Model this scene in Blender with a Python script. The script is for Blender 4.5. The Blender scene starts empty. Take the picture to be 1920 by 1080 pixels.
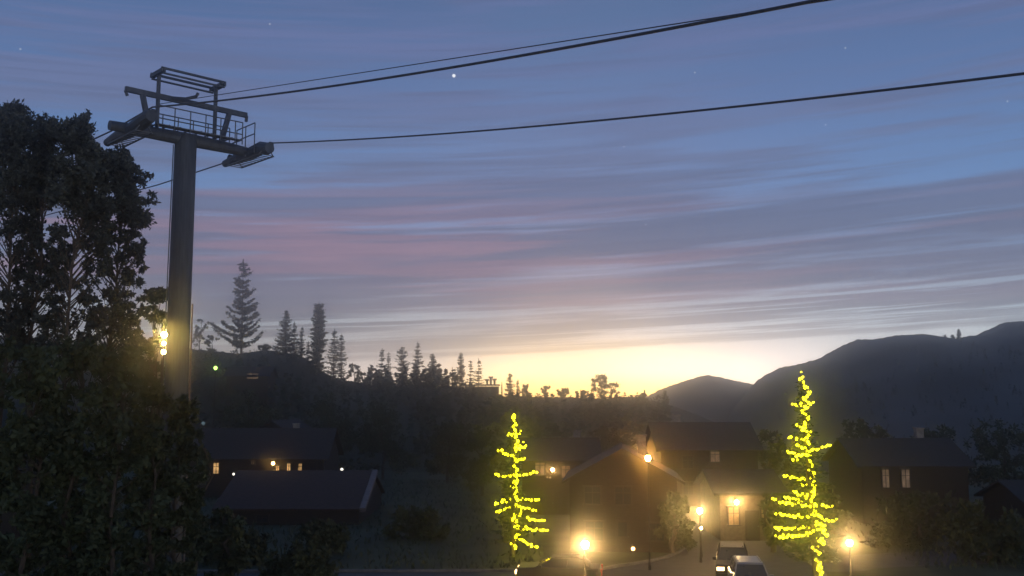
import bpy, math, random
import numpy as np
from mathutils import Vector

sc = bpy.context.scene
R = math.radians
# ------------------------------------------------------------------ camera
F, CAMZ, PITCH = 1800.0, 10.0, math.atan(205 / 1800.0)
cd = bpy.data.cameras.new('camera'); cam = bpy.data.objects.new('camera', cd)
sc.collection.objects.link(cam); sc.camera = cam
cd.lens = F / 1920 * 36; cd.sensor_width = 36; cd.clip_start = .1; cd.clip_end = 5000
cam.location = (0, 0, CAMZ); cam.rotation_euler = (R(90) + PITCH, 0, 0)
sc.view_settings.view_transform = 'Standard'; sc.view_settings.look = 'None'
sc.view_settings.exposure = 0; sc.view_settings.gamma = 1
sc.cycles.use_denoising = True
sc.cycles.max_bounces = 5; sc.cycles.diffuse_bounces = 2; sc.cycles.glossy_bounces = 2
sc.cycles.volume_bounces = 1; sc.cycles.transparent_max_bounces = 6
sc.cycles.sample_clamp_indirect = 3
sc.cycles.use_light_tree = True


def W(px, py, d):
    """the place at distance d (metres along Y) seen at photo pixel px, py"""
    xc, yc = (px - 960) / F, (540 - py) / F
    dy = math.cos(PITCH) - yc * math.sin(PITCH); dz = math.sin(PITCH) + yc * math.cos(PITCH)
    return Vector((xc / dy * d, d, CAMZ + dz / dy * d))


def lin(c):
    return tuple(((v / 255 + .055) / 1.055) ** 2.4 if v > 10 else v / 255 / 12.92 for v in c)


# ------------------------------------------------------------------ sky
SUN_AZ, SUN_EL = 4.0, 1.0
world = bpy.data.worlds.new('World'); sc.world = world; world.use_nodes = True
nt = world.node_tree; nt.nodes.clear()
N = lambda t: nt.nodes.new(t)


def lk(a, b): nt.links.new(a, b)


def mth(op, a, b=None, c=None, clamp=False):
    n = N('ShaderNodeMath'); n.operation = op; n.use_clamp = clamp
    for i, v in enumerate((a, b, c)):
        if v is None: continue
        if isinstance(v, (int, float)): n.inputs[i].default_value = v
        else: lk(v, n.inputs[i])
    return n.outputs[0]


def ramp(f, stops, lo, hi, rgb=True):
    n = N('ShaderNodeValToRGB'); e = n.color_ramp.elements
    n.color_ramp.interpolation = 'LINEAR'
    for i, (p, c) in enumerate(stops):
        q = (p - lo) / (hi - lo)
        el_ = e[i] if i < 2 else e.new(q)
        el_.position = q
        if rgb: el_.color = (*lin(c), 1)
        else: el_.color = (c, c, c, 1)
    lk(mth('DIVIDE', mth('SUBTRACT', f, lo), hi - lo, clamp=True), n.inputs[0])
    return n.outputs[0]


def sstep(f, lo, hi):
    n = N('ShaderNodeMapRange'); n.interpolation_type = 'SMOOTHSTEP'
    lk(f, n.inputs[0])
    for i, v in ((1, lo), (2, hi)):
        if isinstance(v, (int, float)): n.inputs[i].default_value = v
        else: lk(v, n.inputs[i])
    return n.outputs[0]


def mix(f, a, b, mode='MIX'):
    n = N('ShaderNodeMix'); n.data_type = 'RGBA'; n.blend_type = mode
    for s, v in ((n.inputs[0], f), (n.inputs[6], a), (n.inputs[7], b)):
        if isinstance(v, (int, float)): s.default_value = v
        elif isinstance(v, tuple): s.default_value = (*v, 1)
        else: lk(v, s)
    return n.outputs[2]


tc = N('ShaderNodeTexCoord'); sp = N('ShaderNodeSeparateXYZ'); lk(tc.outputs['Generated'], sp.inputs[0])
az = mth('MULTIPLY', mth('ARCTAN2', sp.outputs[0], sp.outputs[1]), 57.2958)
el = mth('MULTIPLY', mth('ARCSINE', sp.outputs[2]), 57.2958)
elt = mth('SUBTRACT', el, mth('MULTIPLY', az, .046))


def noise(sx, sy, seed, detail=4, rough=.55, dist=0.0):
    cb = N('ShaderNodeCombineXYZ')
    lk(mth('MULTIPLY', az, sx), cb.inputs[0]); lk(mth('MULTIPLY', elt, sy), cb.inputs[1])
    cb.inputs[2].default_value = seed
    n = N('ShaderNodeTexNoise'); n.inputs['Scale'].default_value = 1
    n.inputs['Detail'].default_value = detail; n.inputs['Roughness'].default_value = rough
    n.inputs['Distortion'].default_value = dist
    lk(cb.outputs[0], n.inputs['Vector'])
    return n.outputs[0]


clear_mid = ramp(el, [(0, (255, 208, 108)), (.8, (255, 232, 146)), (1.5, (255, 248, 206)), (2.2, (242, 242, 222)), (2.9, (208, 224, 226)),
                      (4.2, (172, 196, 218)), (7, (124, 152, 192)), (12, (98, 134, 184)), (17, (90, 121, 170)),
                      (23, (80, 108, 152)), (40, (70, 96, 142))], 0, 40)
clear_side = ramp(el, [(0, (238, 218, 200)), (1.2, (236, 234, 226)), (2.4, (214, 230, 238)), (5, (194, 216, 232)),
                       (7, (126, 154, 192)), (12, (96, 136, 188)), (17, (87, 118, 168)), (23, (77, 104, 150)),
                       (40, (70, 96, 142))], 0, 40)
side = sstep(mth('ABSOLUTE', mth('SUBTRACT', az, 4.0)), 3, 12)
clear = mix(side, clear_mid, clear_side)
nish = N('ShaderNodeTexSky'); nish.sky_type = 'NISHITA'; nish.sun_disc = False
nish.sun_elevation = R(SUN_EL); nish.sun_rotation = R(SUN_AZ)
nsc = N('ShaderNodeVectorMath'); nsc.operation = 'SCALE'; nsc.inputs['Scale'].default_value = .12
lk(nish.outputs[0], nsc.inputs[0])
clear = mix(.12, clear, nsc.outputs[0])

cloudc = ramp(el, [(2, (128, 128, 132)), (3.6, (116, 121, 132)), (4.6, (114, 118, 132)), (5.6, (116, 116, 134)),
                   (7.5, (108, 111, 134)), (10, (100, 110, 138)), (14, (106, 118, 152)), (20, (101, 114, 155)),
                   (40, (84, 100, 148))], 0, 40)
cover = ramp(elt, [(1.8, 0), (2.4, .4), (2.8, 1.05), (4.0, .96), (5.0, 1.0), (8.5, .95), (11, .95), (13, .88), (16, .84), (20, .78),
                   (40, .5)], 0, 40, rgb=False)
right_gap = mth('MULTIPLY', sstep(az, 4, 16), mth('MULTIPLY', sstep(el, 9, 12), mth('SUBTRACT', 1, sstep(el, 16, 20))))
cover = mth('SUBTRACT', cover, mth('MULTIPLY', right_gap, .14))
n1 = noise(.032, .52, 3.1, 4, .55, .5)
n2 = noise(.06, 1.5, 9.7, 5, .6, .6)
n2b = noise(.10, 4.2, 14.2, 4, .6, .3)
nn = mth('ADD', mth('ADD', mth('MULTIPLY', n1, .5), mth('MULTIPLY', n2, .40)), mth('MULTIPLY', n2b, .10))
lo = mth('SUBTRACT', .74, mth('MULTIPLY', cover, .40))
mask = mth('MULTIPLY', sstep(nn, lo, mth('ADD', lo, .15)), .95)
n3 = noise(.035, .85, 24.3, 4, .55, .5)
pink = mth('MULTIPLY', sstep(n3, .45, .60), mth('MULTIPLY', sstep(el, 4.6, 6.2), mth('SUBTRACT', 1, sstep(el, 9, 14))))
pink = mth('MULTIPLY', pink, mth('SUBTRACT', .66, mth('MULTIPLY', sstep(az, 2, 20), .45)))
cloud = mix(pink, cloudc, lin((164, 128, 142)))
n4 = noise(.05, 1.7, 33.0, 5, .6, .5)
cloud = mix(mth('MULTIPLY', sstep(n4, .42, .62), .7), cloud, mix(.5, cloud, lin((84, 92, 118))))
skyc = mix(mask, clear, cloud)
n5 = noise(.035, 2.3, 51.0, 5, .6, .45)     # bright gaps low between the cloud sheets
gaps = mth('MULTIPLY', sstep(n5, .50, .60), mth('MULTIPLY', sstep(elt, 2.4, 3.2), mth('SUBTRACT', 1, sstep(elt, 4.6, 6.2))))
skyc = mix(mth('MULTIPLY', gaps, .85), skyc, mix(.25, clear, lin((190, 212, 228))))


def star(px, py, size, gain, prev):
    v = (W(px, py, 100) - Vector((0, 0, CAMZ))).normalized()
    d = N('ShaderNodeVectorMath'); d.operation = 'DISTANCE'
    nrm = N('ShaderNodeVectorMath'); nrm.operation = 'NORMALIZE'; lk(tc.outputs['Generated'], nrm.inputs[0])
    lk(nrm.outputs[0], d.inputs[0]); d.inputs[1].default_value = v
    m = mth('SUBTRACT', 1, sstep(d.outputs['Value'], size * .4 / F, size / F))
    return mix(mth('MULTIPLY', m, gain), prev, (.95, .97, 1.0))


skyc = star(851, 142, 4.2, 1.0, skyc)
for sx, sy in ((1585, 90), (1548, 234), (1170, 275), (1303, 136), (38, 92), (1211, 421), (506, 45), (1889, 190)):
    skyc = star(sx, sy, 2.0, .3, skyc)
# the low sky is the brightest: the glow of the sun that has just set
gain = ramp(el, [(0, .86), (1.2, .72), (2.2, .52), (3.2, .37), (5, .285), (8, .275), (12, .27), (20, .262), (40, .26)], 0, 40, rgb=False)
bg = N('ShaderNodeBackground'); lk(skyc, bg.inputs[0]); lk(mth('MULTIPLY', mth('MULTIPLY', gain, 4.3), mth('SUBTRACT', 1, mth('MULTIPLY', mth('SUBTRACT', mth('MULTIPLY', side, 1.3), mth('MULTIPLY', sstep(az, 2, 12), 1.6)), mth('MULTIPLY', .26, mth('SUBTRACT', 1, sstep(el, 2.5, 6)))))), bg.inputs[1])
wo = N('ShaderNodeOutputWorld'); lk(bg.outputs[0], wo.inputs[0])
world.cycles.sampling_method = 'MANUAL'; world.cycles.sample_map_resolution = 1024
# the sun has set behind the low ridge: only its faint warm afterglow is left
sl = bpy.data.lights.new('sun', 'SUN'); sl.energy = .006; sl.angle = R(10); sl.color = (1, .7, .42)
so = bpy.data.objects.new('sun', sl); sc.collection.objects.link(so)
so.rotation_euler = (R(90 - SUN_EL - 2), 0, R(180 - SUN_AZ))

# ------------------------------------------------------------------ helpers
rng = np.random.default_rng(11)
rnd = random.Random(5)


def material(name, col, rough=.8, var=.35, scale=3.0, metal=0.0, bump=0.0, emit=None, strength=0.0, streak=None, spec=.3):
    m = bpy.data.materials.new(name); m.use_nodes = True
    t = m.node_tree; b = t.nodes['Principled BSDF']
    b.inputs['Roughness'].default_value = rough; b.inputs['Metallic'].default_value = metal
    b.inputs['Specular IOR Level'].default_value = spec
    co = t.nodes.new('ShaderNodeTexCoord'); n = t.nodes.new('ShaderNodeTexNoise')
    n.inputs['Scale'].default_value = scale; n.inputs['Detail'].default_value = 6
    src = co.outputs['Object']
    if streak:
        mp = t.nodes.new('ShaderNodeMapping'); mp.inputs['Scale'].default_value = streak
        t.links.new(src, mp.inputs[0]); src = mp.outputs[0]
    t.links.new(src, n.inputs['Vector'])
    r = t.nodes.new('ShaderNodeValToRGB')
    r.color_ramp.elements[0].position = .3; r.color_ramp.elements[1].position = .7
    r.color_ramp.elements[0].color = (*[c * (1 - var) for c in col], 1)
    r.color_ramp.elements[1].color = (*[min(1, c * (1 + var)) for c in col], 1)
    t.links.new(n.outputs[0], r.inputs[0]); t.links.new(r.outputs[0], b.inputs['Base Color'])
    if bump:
        bp = t.nodes.new('ShaderNodeBump'); bp.inputs['Strength'].default_value = bump
        t.links.new(n.outputs[0], bp.inputs['Height']); t.links.new(bp.outputs[0], b.inputs['Normal'])
    if emit:
        b.inputs['Emission Color'].default_value = (*emit, 1); b.inputs['Emission Strength'].default_value = strength
        if 'glass' in name:             # curtains and furniture behind the pane: uneven room light
            mr = t.nodes.new('ShaderNodeMapRange'); t.links.new(n.outputs[0], mr.inputs[0])
            mr.inputs[1].default_value = .35; mr.inputs[2].default_value = .65
            mr.inputs[3].default_value = strength * .25; mr.inputs[4].default_value = strength * 1.6
            t.links.new(mr.outputs[0], b.inputs['Emission Strength'])
    return m


MT = dict(
    grass=material('dark_grass', (.040, .050, .026), .95, .5, .35, bump=.4),
    hill=material('hill_brush', (.082, .082, .078), .95, .35, .06, bump=.6),
    brush=material('sage_brush', (.07, .072, .066), .9, .3, .5),
    ridge=material('wooded_ridge', (.035, .042, .03), .95, .5, .08, bump=.6),
    asphalt=material('asphalt', (.05, .05, .053), .75, .3, 1.2, bump=.15),
    kerb=material('kerb_concrete', (.13, .125, .12), .85, .35, 3),
    paint=material('road_paint', (.6, .6, .58), .7, .3, 5),
    spruce=material('spruce_needles', (.028, .045, .032), .8, .45, .8),
    pine=material('pine_needles', (.040, .048, .042), .8, .5, .9),
    leaf=material('broad_leaves', (.042, .055, .026), .75, .5, .8),
    bark=material('bark', (.07, .055, .042), .95, .4, 6, streak=(4, 4, .6), bump=.4),
    steel=material('weathered_steel', (.042, .052, .068), .6, .3, 2.5, metal=.3, streak=(3, 3, .5)),
    galv=material('galvanised_steel', (.09, .10, .11), .5, .25, 5, metal=.5),
    rubber=material('sheave_rubber', (.03, .03, .032), .8, .2, 8),
    rope=material('wire_rope', (.05, .05, .055), .6, .2, 20, metal=.4),
    wood=material('dark_timber', (.032, .024, .019), .8, .35, 2.5, streak=(1, 1, 9), bump=.3),
    wood2=material('brown_cladding', (.030, .023, .018), .8, .35, 2, streak=(1, 1, 8), bump=.3),
    stucco=material('tan_stucco', (.12, .095, .07), .9, .25, 4, bump=.15),
    roof=material('roof_shingle', (.028, .026, .026), .85, .35, 4, bump=.5),
    rust=material('reddish_roof', (.05, .032, .027), .85, .35, 4, bump=.5),
    trim=material('pale_trim', (.17, .135, .125), .7, .2, 3),  # pinkish pale tone imitates the lit strip at the lodge
    stone=material('stone', (.2, .18, .16), .9, .4, 3, bump=.5),
    frame=material('window_frame', (.035, .027, .022), .6, .2, 5),
    glass=material('dark_glass', (.02, .024, .03), .08, .2, 2, spec=.6),
    dimglass=material('dim_lit_glass', (.3, .2, .12), .3, .2, 2, emit=(1, .62, .36), strength=.08),
    litglass=material('lit_window_glass', (.4, .25, .1), .3, .4, 1.5, emit=(1, .56, .2), strength=.75),
    lamp=material('lamp_globe', (.9, .7, .4), .4, .05, 2, emit=(1, .60, .20), strength=850),
    lamp_low=material('small_lamp_globe', (.9, .7, .4), .4, .05, 2, emit=(1, .58, .2), strength=120),
    lamp_green=material('green_lamp_lens', (.4, .9, .2), .4, .05, 2, emit=(.55, 1, .16), strength=4),
    lamp_white=material('white_lamp_lens', (.9, .9, .85), .4, .05, 2, emit=(1, .92, .75), strength=2),
    bulb=material('yellow_bulb', (.9, .8, .1), .4, .05, 2, emit=(1, .86, .006), strength=18),
    wire=material('light_cable', (.02, .03, .02), .6, .2, 9),
    silver=material('silver_paint', (.24, .25, .265), .3, .06, 2, metal=.6),
    blackcar=material('black_paint', (.02, .021, .024), .5, .1, 2, spec=.25),
    greycar=material('pale_grey_paint', (.3, .31, .31), .3, .08, 2, metal=.4),
    tyre=material('tyre_rubber', (.02, .02, .021), .9, .2, 9),
    tail=material('tail_lamp', (.35, .02, .015), .3, .1, 4),
    head=material('head_lamp', (.8, .8, .78), .15, .05, 4, spec=.8),
    headglow=material('marker_lamp_and_glint', (.9, .6, .3), .3, .05, 4, emit=(1, .62, .28), strength=7),  # glowing lamp, also imitates glints on the dark low car
    black=material('black_metal', (.025, .025, .026), .5, .2, 6, metal=.4),
)


class G:
    """collects geometry for ONE mesh"""
    def __init__(s): s.v, s.f = [], []

    def add(s, vs, fs):
        o = len(s.v); s.v += [tuple(q) for q in vs]; s.f += [tuple(i + o for i in q) for q in fs]

    def box(s, c, size, rz=0.0, taper=1.0):
        hx, hy, hz = (q / 2 for q in size); ca, sa = math.cos(rz), math.sin(rz); vs = []
        for z in (-1, 1):
            k = taper if z > 0 else 1
            for x, y in ((-1, -1), (1, -1), (1, 1), (-1, 1)):
                a, b = x * hx * k, y * hy * k
                vs.append((c[0] + a * ca - b * sa, c[1] + a * sa + b * ca, c[2] + z * hz))
        s.add(vs, [(3, 2, 1, 0), (4, 5, 6, 7), (0, 1, 5, 4), (1, 2, 6, 5), (2, 3, 7, 6), (3, 0, 4, 7)])
        return s

    def tube(s, pts, rad, n=8, caps=True):
        pts = [Vector(p) for p in pts]
        if isinstance(rad, (int, float)): rad = [rad] * len(pts)
        vs, fs, prev = [], [], None
        for i, p in enumerate(pts):
            d = (pts[min(i + 1, len(pts) - 1)] - pts[max(i - 1, 0)]).normalized()
            if prev is None:
                a = d.cross(Vector((0, 0, 1)))
                if a.length < .05: a = d.cross(Vector((1, 0, 0)))
            else: a = prev - d * prev.dot(d)
            a.normalize(); prev = a; b = d.cross(a)
            for k in range(n):
                t = 2 * math.pi * k / n
                vs.append(p + (a * math.cos(t) + b * math.sin(t)) * rad[i])
        for i in range(len(pts) - 1):
            for k in range(n):
                k2 = (k + 1) % n
                fs.append((i * n + k, i * n + k2, (i + 1) * n + k2, (i + 1) * n + k))
        if caps:
            fs.append(tuple(range(n - 1, -1, -1))); e = (len(pts) - 1) * n; fs.append(tuple(e + k for k in range(n)))
        s.add(vs, fs); return s

    def bar(s, a, b, w, h):
        a, b = Vector(a), Vector(b); d = (b - a).normalized()
        u = d.cross(Vector((0, 0, 1)))
        if u.length < .05: u = Vector((1, 0, 0))
        u.normalize(); t = u.cross(d); vs = []
        for p in (a, b):
            for i, j in ((-1, -1), (1, -1), (1, 1), (-1, 1)): vs.append(p + u * (i * w / 2) + t * (j * h / 2))
        s.add(vs, [(3, 2, 1, 0), (4, 5, 6, 7), (0, 1, 5, 4), (1, 2, 6, 5), (2, 3, 7, 6), (3, 0, 4, 7)]); return s

    def ball(s, c, r, n=8, m=6, sz=1.0):
        vs = [(c[0], c[1], c[2] + r * sz)]
        for i in range(1, m):
            p = math.pi * i / m
            for k in range(n):
                t = 2 * math.pi * k / n
                vs.append((c[0] + r * math.sin(p) * math.cos(t), c[1] + r * math.sin(p) * math.sin(t), c[2] + r * sz * math.cos(p)))
        vs.append((c[0], c[1], c[2] - r * sz)); fs = []
        for k in range(n):
            k2 = (k + 1) % n
            fs.append((0, 1 + k, 1 + k2))
            for i in range(m - 2): fs.append((1 + i * n + k, 1 + (i + 1) * n + k, 1 + (i + 1) * n + k2, 1 + i * n + k2))
            fs.append((len(vs) - 1, 1 + (m - 2) * n + k2, 1 + (m - 2) * n + k))
        s.add(vs, fs); return s

    def prism(s, prof, x0, x1):
        """profile of (y, z) extruded along x"""
        n = len(prof)
        vs = [(x0, y, z) for y, z in prof] + [(x1, y, z) for y, z in prof]
        fs = [tuple(range(n)), tuple(range(2 * n - 1, n - 1, -1))]
        fs += [((i + 1) % n, i, n + i, n + (i + 1) % n) for i in range(n)]
        s.add(vs, fs); return s

    def leaves(s, C, D, ln, wd):
        """diamond leaf blades: centres C, directions D (n x 3), lengths, widths"""
        C = np.asarray(C, float); D = np.asarray(D, float); n = len(C)
        if not n: return s
        D = D / (np.linalg.norm(D, axis=1, keepdims=True) + 1e-9)
        S = np.cross(D, rng.normal(size=(n, 3))); S /= (np.linalg.norm(S, axis=1, keepdims=True) + 1e-9)
        ln = np.broadcast_to(ln, (n,))[:, None]; wd = np.broadcast_to(wd, (n,))[:, None]
        V = np.stack([C - D * ln * .5, C + S * wd * .5, C + D * ln * .5, C - S * wd * .5], 1).reshape(-1, 3)
        o = len(s.v); s.v += [tuple(q) for q in V.tolist()]
        s.f += [(o + 4 * i, o + 4 * i + 1, o + 4 * i + 2, o + 4 * i + 3) for i in range(n)]
        return s

    def build(s, name, mt, parent=None, loc=(0, 0, 0), rz=0.0, smooth=False):
        me = bpy.data.meshes.new(name); me.from_pydata(s.v, [], s.f); me.update()
        me.materials.append(MT[mt] if isinstance(mt, str) else mt)
        if smooth: me.polygons.foreach_set('use_smooth', [True] * len(me.polygons))
        o = bpy.data.objects.new(name, me); sc.collection.objects.link(o)
        o.location = loc; o.rotation_euler = (0, 0, rz); o.parent = parent
        return o


def tag(o, label=None, cat=None, group=None, kind=None):
    for k, v in (('label', label), ('category', cat), ('group', group), ('kind', kind)):
        if v: o[k] = v
    return o


def empty(name, loc, label, cat, group=None, rz=0.0):
    o = bpy.data.objects.new(name, None); sc.collection.objects.link(o)
    o.location = loc; o.rotation_euler = (0, 0, rz)
    return tag(o, label, cat, group)


def smoothn(x, y, s):
    return (math.sin(x / s * 1.3 + 1.7) * math.cos(y / s * 1.1 + .4) + .5 * math.sin(x / s * 2.9 + y / s * 2.3)
            + .25 * math.sin(x / s * 6.1 - y / s * 5.2 + 2))


# ------------------------------------------------------------------ setting: ground, hills, road
def ground_z(x, y): return 0.0


g = G(); nx, ny = 60, 50
X0, X1, Y0, Y1 = -520, 520, -60, 620
for j in range(ny + 1):
    for i in range(nx + 1):
        g.v.append((X0 + (X1 - X0) * i / nx, Y0 + (Y1 - Y0) * j / ny, 0))
g.f = [(j * (nx + 1) + i, j * (nx + 1) + i + 1, (j + 1) * (nx + 1) + i + 1, (j + 1) * (nx + 1) + i)
       for j in range(ny) for i in range(nx)]
tag(g.build('ground', 'grass'), kind='structure')


def interp(prof, x):
    if x <= prof[0][0]: return prof[0][1]
    for (a, b), (c, d) in zip(prof, prof[1:]):
        if x <= c:
            return b + (d - b) * (x - a) / (c - a)
    return prof[-1][1]


def hill(name, prof, D, front, back, mt, step=6, rough=.5, bumpy=.3):
    g = G(); px0, px1 = prof[0][0], prof[-1][0]; n = int((px1 - px0) / step)
    rows = [-1, -.93, -.85, -.76, -.66, -.55, -.44, -.33, -.22, -.12, -.05, 0, .08, .2, .4, .7, 1]
    r2 = random.Random(hash(name) % 999 if False else len(name)); pts = {}
    for i in range(n + 1):
        px = px0 + (px1 - px0) * i / n
        p = W(px, interp(prof, px), D)
        edge = min(1, (px - px0) / 90 + .02, (px1 - px) / 90 + .02)
        for j, t in enumerate(rows):
            y = D + (t * front if t < 0 else t * back)
            f = 1 - (-t) ** 1.25 if t < 0 else 1 - .95 * t
            k = smoothn(p.x, y, 23) * rough * min(1, abs(t) * 4) * max(0, abs(t) - .2) * p.z * .2
            z = (p.z * f + k) * max(.0, edge) - (0.6 if abs(t) == 1 else 0)
            if t == 0: z += r2.uniform(-bumpy, bumpy) * .5
            g.v.append((p.x * (1 + .0 * t), y, z))
    m = len(rows)
    g.f = [(i * m + j, (i + 1) * m + j, (i + 1) * m + j + 1, i * m + j + 1) for i in range(n) for j in range(m - 1)]
    return tag(g.build(name, mt, smooth=True), kind='structure')


RIDGE = [(-700, 610), (-200, 618), (0, 630), (200, 642), (380, 656), (450, 663), (500, 656), (540, 662), (575, 672), (600, 694),
         (640, 712), (690, 720), (860, 725), (930, 742), (1000, 744), (1100, 746), (1190, 745), (1230, 752), (1300, 775), (1380, 800)]
RD = 215
hill('wooded_ridge', RIDGE, RD, 85, 60, 'ridge', rough=.35)
HILL_A = [(1120, 762), (1213, 743), (1245, 727), (1290, 712), (1325, 703), (1345, 706), (1380, 714), (1412, 720), (1480, 734), (1600, 770)]
hill('distant_hill', HILL_A, 330, 70, 50, 'hill', step=4, rough=.2)
HILL_B = [(1330, 790), (1400, 726), (1412, 719), (1430, 706), (1460, 690), (1505, 681), (1535, 672), (1575, 650), (1605, 637), (1640, 636),
          (1680, 629), (1725, 626), (1745, 629), (1765, 638), (1785, 636), (1830, 628), (1855, 617), (1880, 605), (1905, 603),
          (2000, 600), (2200, 570), (2700, 560)]
hill('long_hill', HILL_B, 270, 130, 50, 'hill', step=4, rough=.5)


def ridge_z(x, y, prof=RIDGE, D=RD, front=85):
    t = (y - D) / front
    lo, hi = -900, 3000
    px = 960 + F * x / D * math.cos(PITCH)
    for _ in range(3):
        p = W(px, interp(prof, px), D); px += (x - p.x) / D * F
    p = W(px, interp(prof, px), D)
    return max(0, p.z * (1 - max(0, -t) ** 1.25)) if t > -1 else 0.0


def sheet(name, pts_l, pts_r, z, mt):
    g = G()
    g.v = [(p[0], p[1], z) for p in pts_l] + [(p[0], p[1], z) for p in pts_r]; n = len(pts_l)
    g.f = [(i, i + 1, n + i + 1, n + i) for i in range(n - 1)]
    return tag(g.build(name, mt), kind='structure')


def gp(px, py):   # ground point under a photo pixel
    a, b = W(px, py, 1), Vector((0, 0, CAMZ)); d = a - b
    t = -CAMZ / d.z
    return b + d * t


cl, cr = [], []
def spline(cps, n):
    out = []
    P = [Vector(c) for c in cps]; P = [P[0] * 2 - P[1]] + P + [P[-1] * 2 - P[-2]]
    for i in range(1, len(P) - 2):
        for k in range(n):
            t = k / n; a, b, c, d = P[i - 1:i + 3]
            out.append(.5 * ((2 * b) + (c - a) * t + (2 * a - 5 * b + 4 * c - d) * t * t + (3 * b - a - 3 * c + d) * t ** 3))
    out.append(P[-2]); return out


left_edge = spline([(-60, 55.5, 0), (-20, 56.5, 0), (2, 57, 0), (6.5, 58.6, 0), (10.2, 62.5, 0), (12.5, 70, 0), (13.6, 85, 0), (15, 110, 0)], 8)
right_edge = spline([(-60, 46, 0), (-20, 46, 0), (4, 46, 0), (12, 47, 0), (16.6, 53, 0), (18.2, 62, 0), (19, 85, 0), (20.5, 110, 0)], 8)
sheet('road', left_edge, right_edge, .004, 'asphalt')
g = G()
for a, b in zip(left_edge, left_edge[1:]): g.bar((a.x, a.y + .1, .04), (b.x, b.y + .1, .04), .25, .2)
tag(g.build('kerb', 'kerb'), kind='structure')
g = G()
for a, b in zip(right_edge, right_edge[1:]): g.bar((a.x + .1, a.y - .1, .04), (b.x + .1, b.y - .1, .04), .25, .2)
tag(g.build('kerb', 'kerb'), kind='structure')
path_l = spline([(16.9, 60, 0), (20, 61, 0), (26, 64, 0), (60, 70, 0)], 6)
path_r = spline([(16.2, 57, 0), (20, 57, 0), (26, 59, 0), (60, 63, 0)], 6)
sheet('path', path_l, path_r, .008, 'asphalt')


# ------------------------------------------------------------------ trees
def conifer(name, base, H, RW, label, cat='tree', group=None, seed=1, whorls=22, nb=6, droop=.15, up=.25, power=.85, leaf=None, dens=1.0,
            low=.06, gaps=0.0, mt='spruce', irregular=.48):
    r = np.random.default_rng(seed); q = random.Random(seed)
    t = empty(name, base, label, cat, group)
    lean = (q.uniform(-.012, .012) * H, q.uniform(-.01, .01) * H)
    axis = lambda h: Vector((lean[0] * (h / H) ** 1.5, lean[1] * (h / H), h))
    limbs = G().tube([axis(H * k / 6) - Vector((0, 0, .6 if k == 0 else 0)) for k in range(7)],
                     [max(.03, H * .014 * (1 - k / 6.2)) for k in range(7)], 7)
    c = G(); lf = leaf or max(.18, H * .03); C, D, L = [], [], []
    for w in range(whorls):
        f = low + (1 - low) * (w + q.uniform(-.3, .3)) / whorls
        f = min(.985, max(low, f)); h = H * f
        if q.random() < gaps: continue
        env = RW * (1 - f) ** power
        for b in range(nb):
            a = q.uniform(0, 2 * math.pi); rr = env * q.uniform(1 - irregular * 1.6, 1 + irregular * .6) + H * .008
            if q.random() < gaps * .5 + .10: continue
            o = axis(h); dirv = Vector((math.cos(a), math.sin(a), 0))
            path = [o + dirv * rr * s + Vector((0, 0, -droop * rr * s * (1.7 - s) + up * rr * s * s)) for s in (0, .35, .7, 1)]
            limbs.tube(path, [max(.012, H * .0028 * (1 - s * .8)) for s in (0, .35, .7, 1)], 4, caps=False)
            k = max(5, int(rr / lf * 8 * dens) + 3)
            for _ in range(k):
                s = q.uniform(.03, 1) ** 1.1; i = min(2, int(s * 3)); u = s * 3 - i
                p = path[i].lerp(path[i + 1], min(1, u))
                sp_ = lf * .45 * (1.25 - .6 * s)
                C.append((p.x + q.gauss(0, sp_), p.y + q.gauss(0, sp_), p.z + q.gauss(-.1 * lf, sp_ * .55)))
                D.append((dirv.x + q.gauss(0, .55), dirv.y + q.gauss(0, .55), q.gauss(-.1, .4))); L.append(lf * q.uniform(.6, 1.25))
    for k in range(int(10 * dens)):
        h = H * q.uniform(.9, 1.01); p = axis(h); C.append((p.x + q.gauss(0, lf * .12), p.y + q.gauss(0, lf * .12), h)); D.append((q.gauss(0, .3), q.gauss(0, .3), 1)); L.append(lf * .8)
    c.leaves(C, D, np.array(L), np.array(L) * .42)
    c.build('crown', mt, t); limbs.build('trunk', 'bark', t)
    return t


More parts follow.
